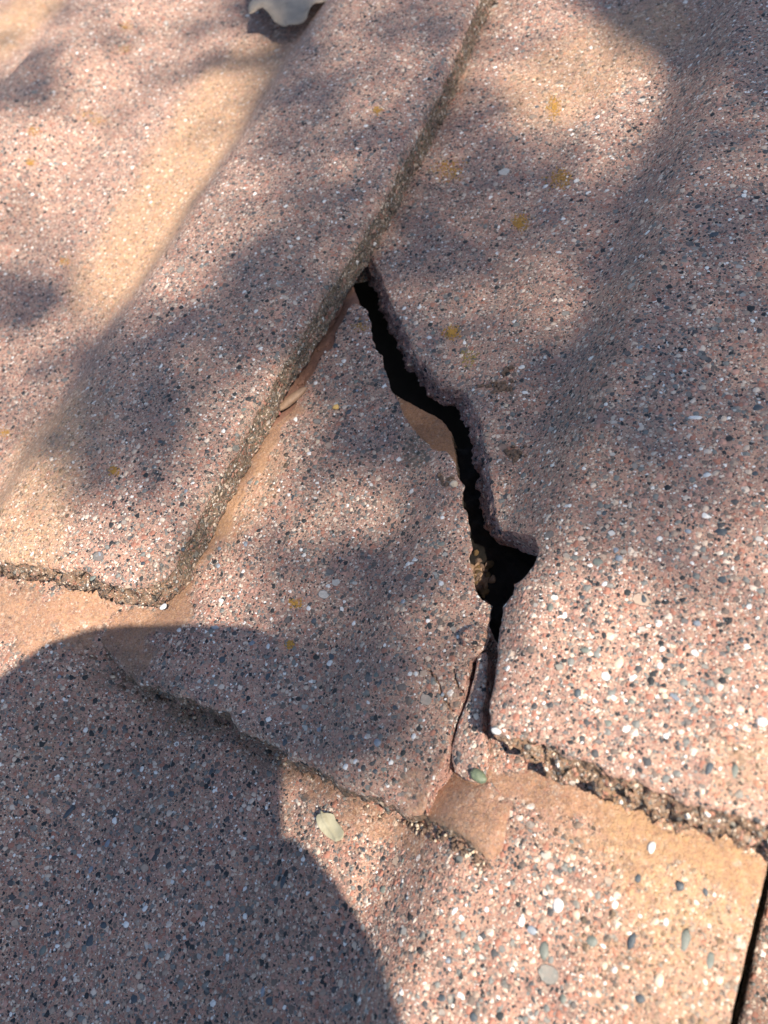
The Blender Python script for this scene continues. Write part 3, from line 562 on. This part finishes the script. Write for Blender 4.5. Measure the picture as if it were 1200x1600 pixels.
# lichen patches
def lichen(root, x, y, rx_, ry_, h, mat, seed, n=70):
    rnd = random.Random(seed); V = []; F = []; k = 0
    for _ in range(n):
        p = unh(x+rnd.gauss(0, rx_*.5), y+rnd.gauss(0, ry_*.5), h); r = rnd.uniform(.3, .75)
        v, f = stone_mesh((p[0], p[1], p[2]+.05), r, r*rnd.uniform(.6, 1), r*.55, rnd.uniform(0, 180), rnd.random()*40, 1, .4)
        V.append(v); F += [tuple(i+k for i in q) for q in f]; k += len(v)
    link('lichen', np.concatenate(V), F, mat, root)
for i, (x, y, a, b, m) in enumerate([(865, 166, 9, 15, M_LICH), (703, 266, 20, 15, M_LICH), (875, 279, 17, 14, M_LICH), (813, 349, 12, 11, M_LICH), (706, 520, 9, 9, M_LICH), (731, 557, 12, 12, M_LICH2)]):
    lichen(tB, x, y, a*1.15, b*1.15, hB, m, i, 190 if m is M_LICH else 70)
for i, (x, y, a, b) in enumerate([(192, 77, 12, 8), (196, 42, 10, 7), (135, 180, 20, 9), (155, 190, 14, 7), (52, 205, 9, 7), (100, 408, 11, 8), (8, 676, 10, 9), (48, 254, 8, 6), (178, 735, 8, 7), (590, 172, 6, 6)]):
    lichen(tA, x, y, a, b, hA, M_LICH, 20+i, 75)
for i, (x, y, a, b) in enumerate([(562, 510, 14, 12), (462, 943, 9, 6), (452, 1006, 6, 6)]):
    lichen(tC, x, y, a, b, hC, M_LICH, 40+i, 60)

# leaves on the tiles
def leaf(name, outline, h, lift, mat, label, cat, veins, thick=.5, curl=None):
    pts = [unh(q[0], q[1], h)[:2] for q in outline]
    ring = []
    for a, b in zip(pts, pts[1:]+pts[:1]):
        L = np.linalg.norm(b-a); m = max(1, int(L/1.0))
        ring += [a+(b-a)*i/m for i in range(m)]
    ring = np.array(ring); n = len(ring)
    x0, y0 = ring.min(0); x1, y1 = ring.max(0); s = max((x1-x0), (y1-y0))/36
    gx, gy = np.meshgrid(np.arange(x0, x1, s), np.arange(y0, y1, s)); G = np.stack([gx.ravel(), gy.ravel()], 1)
    pl = [tuple(p) for p in ring]; G = G[pip(G[:, 0], G[:, 1], pl) & (dseg(G[:, 0], G[:, 1], pl) > .5*s)]
    v, e, f, ov, oe, of = delaunay_2d_cdt([Vector(p) for p in np.concatenate([ring, G])], [(i, (i+1) % n) for i in range(n)], [], 1, 1e-5, True)
    V = np.array([tuple(p) for p in v]); d = dseg(V[:, 0], V[:, 1], pl)
    fc = np.array([V[list(q)].mean(0) for q in f]); fk = pip(fc[:, 0], fc[:, 1], pl); f = [q for q, k_ in zip(f, fk) if k_]
    z = h(V[:, 0], V[:, 1])+lift(V[:, 0], V[:, 1], d)
    for vn in veins:
        vp = [unh(q[0], q[1], h)[:2] for q in vn]; z += .45*np.exp(-(dseg(V[:, 0], V[:, 1], vp, False)/.7)**2)
    o = link(name, np.column_stack([V, z]), [tuple(q) for q in f], mat, None, True, origin=(V[:, 0].mean(), V[:, 1].mean(), z.mean()))
    md = o.modifiers.new('thickness', 'SOLIDIFY'); md.thickness = thick*S; md.offset = 0
    return tag(o, label, cat)
LC = unh(455, -40, hA)
leaf('dry_leaf', [(394, -2), (391, 14), (392, 28), (403, 26), (416, 26), (424, 31), (431, 39), (446, 44), (461, 40), (479, 30), (488, 18), (495, 9), (506, 3), (528, 3), (536, -12), (520, -40), (524, -70), (500, -95), (470, -125), (440, -140), (425, -110), (405, -92), (398, -60), (380, -40), (382, -15)], lambda X, Y: 0*X+12 + hA(np.full_like(X, -230.), Y),
     lambda X, Y, d: 0+4*np.sin((X-LC[0])*.05)+2.5*np.cos((Y-LC[1])*.09)+1.2*np.sin(X*.3+Y*.2)*np.exp(-d/6), M_LEAFG,
     'curled grey dry leaf with a lobed edge at the top of the upper left tile', 'leaf', [[(446, 44), (455, -50), (470, -120)], [(452, -10), (410, 20)], [(455, -30), (505, 0)]])
leaf('dry_leaf', [(505, 1266), (510, 1272), (516, 1271), (524, 1273), (527, 1283), (535, 1292), (541, 1301), (540, 1309), (534, 1314), (527, 1316), (520, 1312), (513, 1308), (505, 1299), (500, 1289), (498, 1280), (501, 1274), (506, 1273)], hE,
     lambda X, Y, d: 2.4+.9*np.sin((X)*.35)+.3*np.sin(Y*.6), M_LEAFP, 'small pale greenish dry leaf lying on the lower tile below the slipped piece', 'leaf', [[(505, 1266), (512, 1285), (528, 1312)]], .35)

# dry rootlets under the front of the fragment
cu = bpy.data.curves.new('rootlets', 'CURVE'); cu.dimensions = '3D'; cu.bevel_depth = .10*S*1.6; cu.bevel_resolution = 1; rr = random.Random(4)
c0 = unh(300, 1125, hE)
for k in range(26):
    a = unh(300+rr.gauss(0, 34), 1118+rr.gauss(0, 9)+(0), hE); d = rr.uniform(0, 6.28); s_ = cu.splines.new('POLY'); m = 12; s_.points.add(m-1); p = a.copy(); p[2] += rr.uniform(.5, 5)
    for i in range(m):
        s_.points[i].co = (*(Vector(p-c0)*S), 1); d += rr.gauss(0, .6); p = p+np.array([math.cos(d), math.sin(d), rr.gauss(0, .3)])*1.1
cu.materials.append(simple('dry_root', (.12, .09, .06), (.3, .24, .16)))
ro = bpy.data.objects.new('rootlets', cu); C.objects.link(ro); ro.location = Vector(c0)*S
tag(ro, 'tangle of fine dry rootlets in the dark gap under the slipped piece', 'rootlets', kind='stuff')

# ------------------------------------------------------------------ roof deck, ground
def box(name, x0, x1, y0, y1, z0, z1, mat):
    v = [(x, y, z) for z in (z0, z1) for y in (y0, y1) for x in (x0, x1)]
    f = [(0, 2, 3, 1), (4, 5, 7, 6), (0, 1, 5, 4), (2, 6, 7, 3), (0, 4, 6, 2), (1, 3, 7, 5)]
    return link(name, v, f, mat, None, False)
deck = box('roof_deck', -900, 800, -700, 700, -75, -52, simple('dark_roofing_felt', (.02, .018, .016), (.03, .026, .022), 200, .95)); deck['kind'] = 'structure'
g = link('ground', [(-40000/1, -40000, -4600), (40000, -40000, -4600), (40000, 40000, -4600), (-40000, 40000, -4600)], [(0, 1, 2, 3)], simple('grass_and_soil', (.06, .07, .03), (.12, .09, .05), 3, .9), None, False); g['kind'] = 'structure'

# ------------------------------------------------------------------ overhanging tree that dapples the light
# share of direct sun on the roof, surveyed every 100 px of the photograph
SM = """85 70 75 60 25 60 50 60 80 95 70 30
50 80 92 82 40 55 50 55 85 99 60 35
85 99 99 99 45 42 38 32 40 65 30 42
75 99 99 80 42 42 36 35 50 40 26 42
50 97 92 42 34 30 45 52 55 25 28 38
72 45 42 38 50 28 30 42 32 24 30 34
72 22 30 60 92 45 25 36 32 28 32 38
85 46 48 82 84 60 34 36 36 36 40 46
99 82 72 74 48 40 46 52 50 50 55 62
95 92 92 82 50 34 48 62 82 88 92 95
90 92 92 85 12 18 34 80 94 99 99 99
90 90 90 80 12 16 36 96 99 99 99 99
90 90 90 70 55 62 82 99 99 99 99 99
90 90 90 80 80 95 99 99 99 99 99 99
90 90 90 90 90 99 99 99 99 99 99 99
90 90 90 90 90 99 99 99 99 99 92 85"""
SM = np.array([[float(v) for v in r.split()] for r in SM.split('\n')])/100.
tree = empty('tree', (2200, -900, -4600), 'tree standing beside the roof with leafy boughs hanging over the tiles', 'tree')
lv = []; lf = []; rt_ = random.Random(12)
def add_leaf(c, L, Wd, rot, tilt, tdir):
    k = len(lv); pr = [(-1, 0), (-.55, .62), (0, 1), (.5, .72), (1, 0), (.5, -.72), (0, -1), (-.55, -.62)]
    R = Matrix.Rotation(tilt, 3, Vector((math.cos(tdir), math.sin(tdir), 0))) @ Matrix.Rotation(rot, 3, 'Z')
    lv.append(tuple(np.array(c)))
    for (a, b) in pr:
        w = R @ Vector((a*L/2, b*Wd/2, .06*L*abs(b))); lv.append((c[0]+w[0], c[1]+w[1], c[2]+w[2]))
    for i in range(8): lf.append((k, k+1+i, k+1+(i+1) % 8))
CELL = 100.
for r in range(-2, 18):
    for q in range(-2, 14):
        T = SM[min(max(r, 0), 15), min(max(q, 0), 11)]
        p00 = un(q*100+50, r*100+50); p10 = un(q*100+150, r*100+50); p01 = un(q*100+50, r*100+150)
        area = abs(np.cross((p10-p00)[:2], (p01-p00)[:2]))
        Lf = 31.; eff = Lf*Lf*.5*.62
        lam = -math.log(max(T, .05))*area/eff*(2.0 if T < .6 else 1.4 if T < .8 else 1.)
        m = int(lam)+(1 if rt_.random() < lam-int(lam) else 0)
        ng = max(1, math.ceil(math.sqrt(m))); slots = [(a_, b_) for a_ in range(ng) for b_ in range(ng)]; rt_.shuffle(slots)
        for j_ in range(m):
            P0 = un(q*100+(slots[j_][0]+rt_.random())*100/ng, r*100+(slots[j_][1]+rt_.random())*100/ng, 8)
            hgt = rt_.uniform(2300, 4200)
            c = P0+SUN*hgt/SUN[2]
            add_leaf(c, Lf*rt_.uniform(.8, 1.2), Lf*rt_.uniform(.42, .58), rt_.uniform(0, 6.28), rt_.uniform(0, .7), rt_.uniform(0, 6.28))
# rest of the crown, away from the sun's path to the tiles in view
for _ in range(5200):
    c = np.array([rt_.gauss(2300, 1100), rt_.gauss(-800, 1100), rt_.gauss(3500, 800)])
    b = c-SUN*(c[2])/SUN[2]
    if -720 < b[0] < 320 and -380 < b[1] < 640: continue
    if c[2] < 900: continue
    add_leaf(c, rt_.uniform(40, 90), rt_.uniform(25, 50), rt_.uniform(0, 6.28), rt_.uniform(0, 1.2), rt_.uniform(0, 6.28))
M_TL = simple('green_leaf', (.05, .09, .025), (.08, .12, .035), 60, .5, .0001)
M_BK = simple('bark', (.12, .09, .065), (.2, .16, .12), 60, .9, .002)
link('crown', lv, lf, M_TL, tree, False)
def limb(pts, rads, parent, name):
    V = []; F = []; ns = 8
    for i, (p, r) in enumerate(zip(pts, rads)):
        d = np.array(pts[min(i+1, len(pts)-1)])-np.array(pts[max(i-1, 0)]); d = d/np.linalg.norm(d)
        a = np.cross(d, [0.3, 1, .2]); a /= np.linalg.norm(a); b = np.cross(d, a)
        for k in range(ns):
            t = 2*math.pi*k/ns; V.append(np.array(p)+r*(math.cos(t)*a+math.sin(t)*b))
    for i in range(len(pts)-1):
        for k in range(ns): F.append((i*ns+k, i*ns+(k+1) % ns, (i+1)*ns+(k+1) % ns, (i+1)*ns+k))
    link(name, V, F, M_BK, parent)
limb([(2200, -900, -4600), (2180, -880, -3000), (2230, -860, -1000), (2200, -780, 800), (2250, -800, 2500), (2300, -800, 4300)], [260, 220, 190, 150, 100, 30], tree, 'trunk')
for dst in [(1500, 300, 2400), (1900, -1500, 2600), (2900, -300, 2500), (1700, 800, 2800)]:
    s0 = np.array([2100., -740, 1500]); d0 = np.array(dst, float)
    limb([s0+(d0-s0)*t+np.array([0, 0, 150*math.sin(t*3.1)]) for t in np.linspace(0, 1, 6)], list(np.linspace(70, 10, 6)), tree, 'limb')

# low spray added in place of hand and phone, casting the crisp shade at the lower left
spray = empty('overhanging_branch', (400, -500, 420), 'low leafy branch end hanging close over the foreground tiles', 'branch')
def shade(pxs, t, h, name='leaf'):  # leaf-shaped sheets added along the sun path to block it
    P = [unh(x, y, h)+SUN*t for x, y in pxs]
    c = np.mean(P, 0); V = [c-np.array([0, 0, 4])]+P; n = len(P)
    o = link(name, V, [(0, 1+i, 1+(i+1) % n) for i in range(n)], M_TL, spray, True)
    md = o.modifiers.new('t', 'SOLIDIFY'); md.thickness = .5*S
BT = 470.
shade([(-260, 1160), (-120, 1110), (-20, 1072), (30, 1035), (75, 1004), (135, 984), (200, 976), (290, 974), (380, 976), (425, 992), (436, 1040), (438, 1120), (440, 1210), (443, 1298), (430, 1360), (330, 1420), (180, 1440), (0, 1400), (-180, 1330)], BT, hE)
shade([(300, 1330), (400, 1312), (462, 1312), (488, 1332), (522, 1372), (555, 1422), (586, 1480), (610, 1545), (634, 1610), (650, 1690), (600, 1760), (480, 1740), (380, 1640), (310, 1500)], BT+14, hE)
shade([(-260, 1300), (-60, 1340), (200, 1340), (360, 1400), (470, 1500), (540, 1620), (560, 1760), (400, 1840), (100, 1820), (-200, 1700), (-330, 1500)], BT+26, hE)
b0 = unh(250, 1700, hE)+SUN*(BT+10); b1 = unh(400, 2100, hE)+SUN*(BT+90)
b3 = np.array([2160., -820, 1500]); b2 = np.array([150., -700, 0])+SUN*950; b4 = np.array([900., -1000, 0])+SUN*1350
limb([unh(250, 1300, hE)+SUN*(BT+5), b0, b1, b2, b4, b3], [2, 4, 7, 14, 24, 40], spray, 'twig')  # stem added to carry the blocking sheets
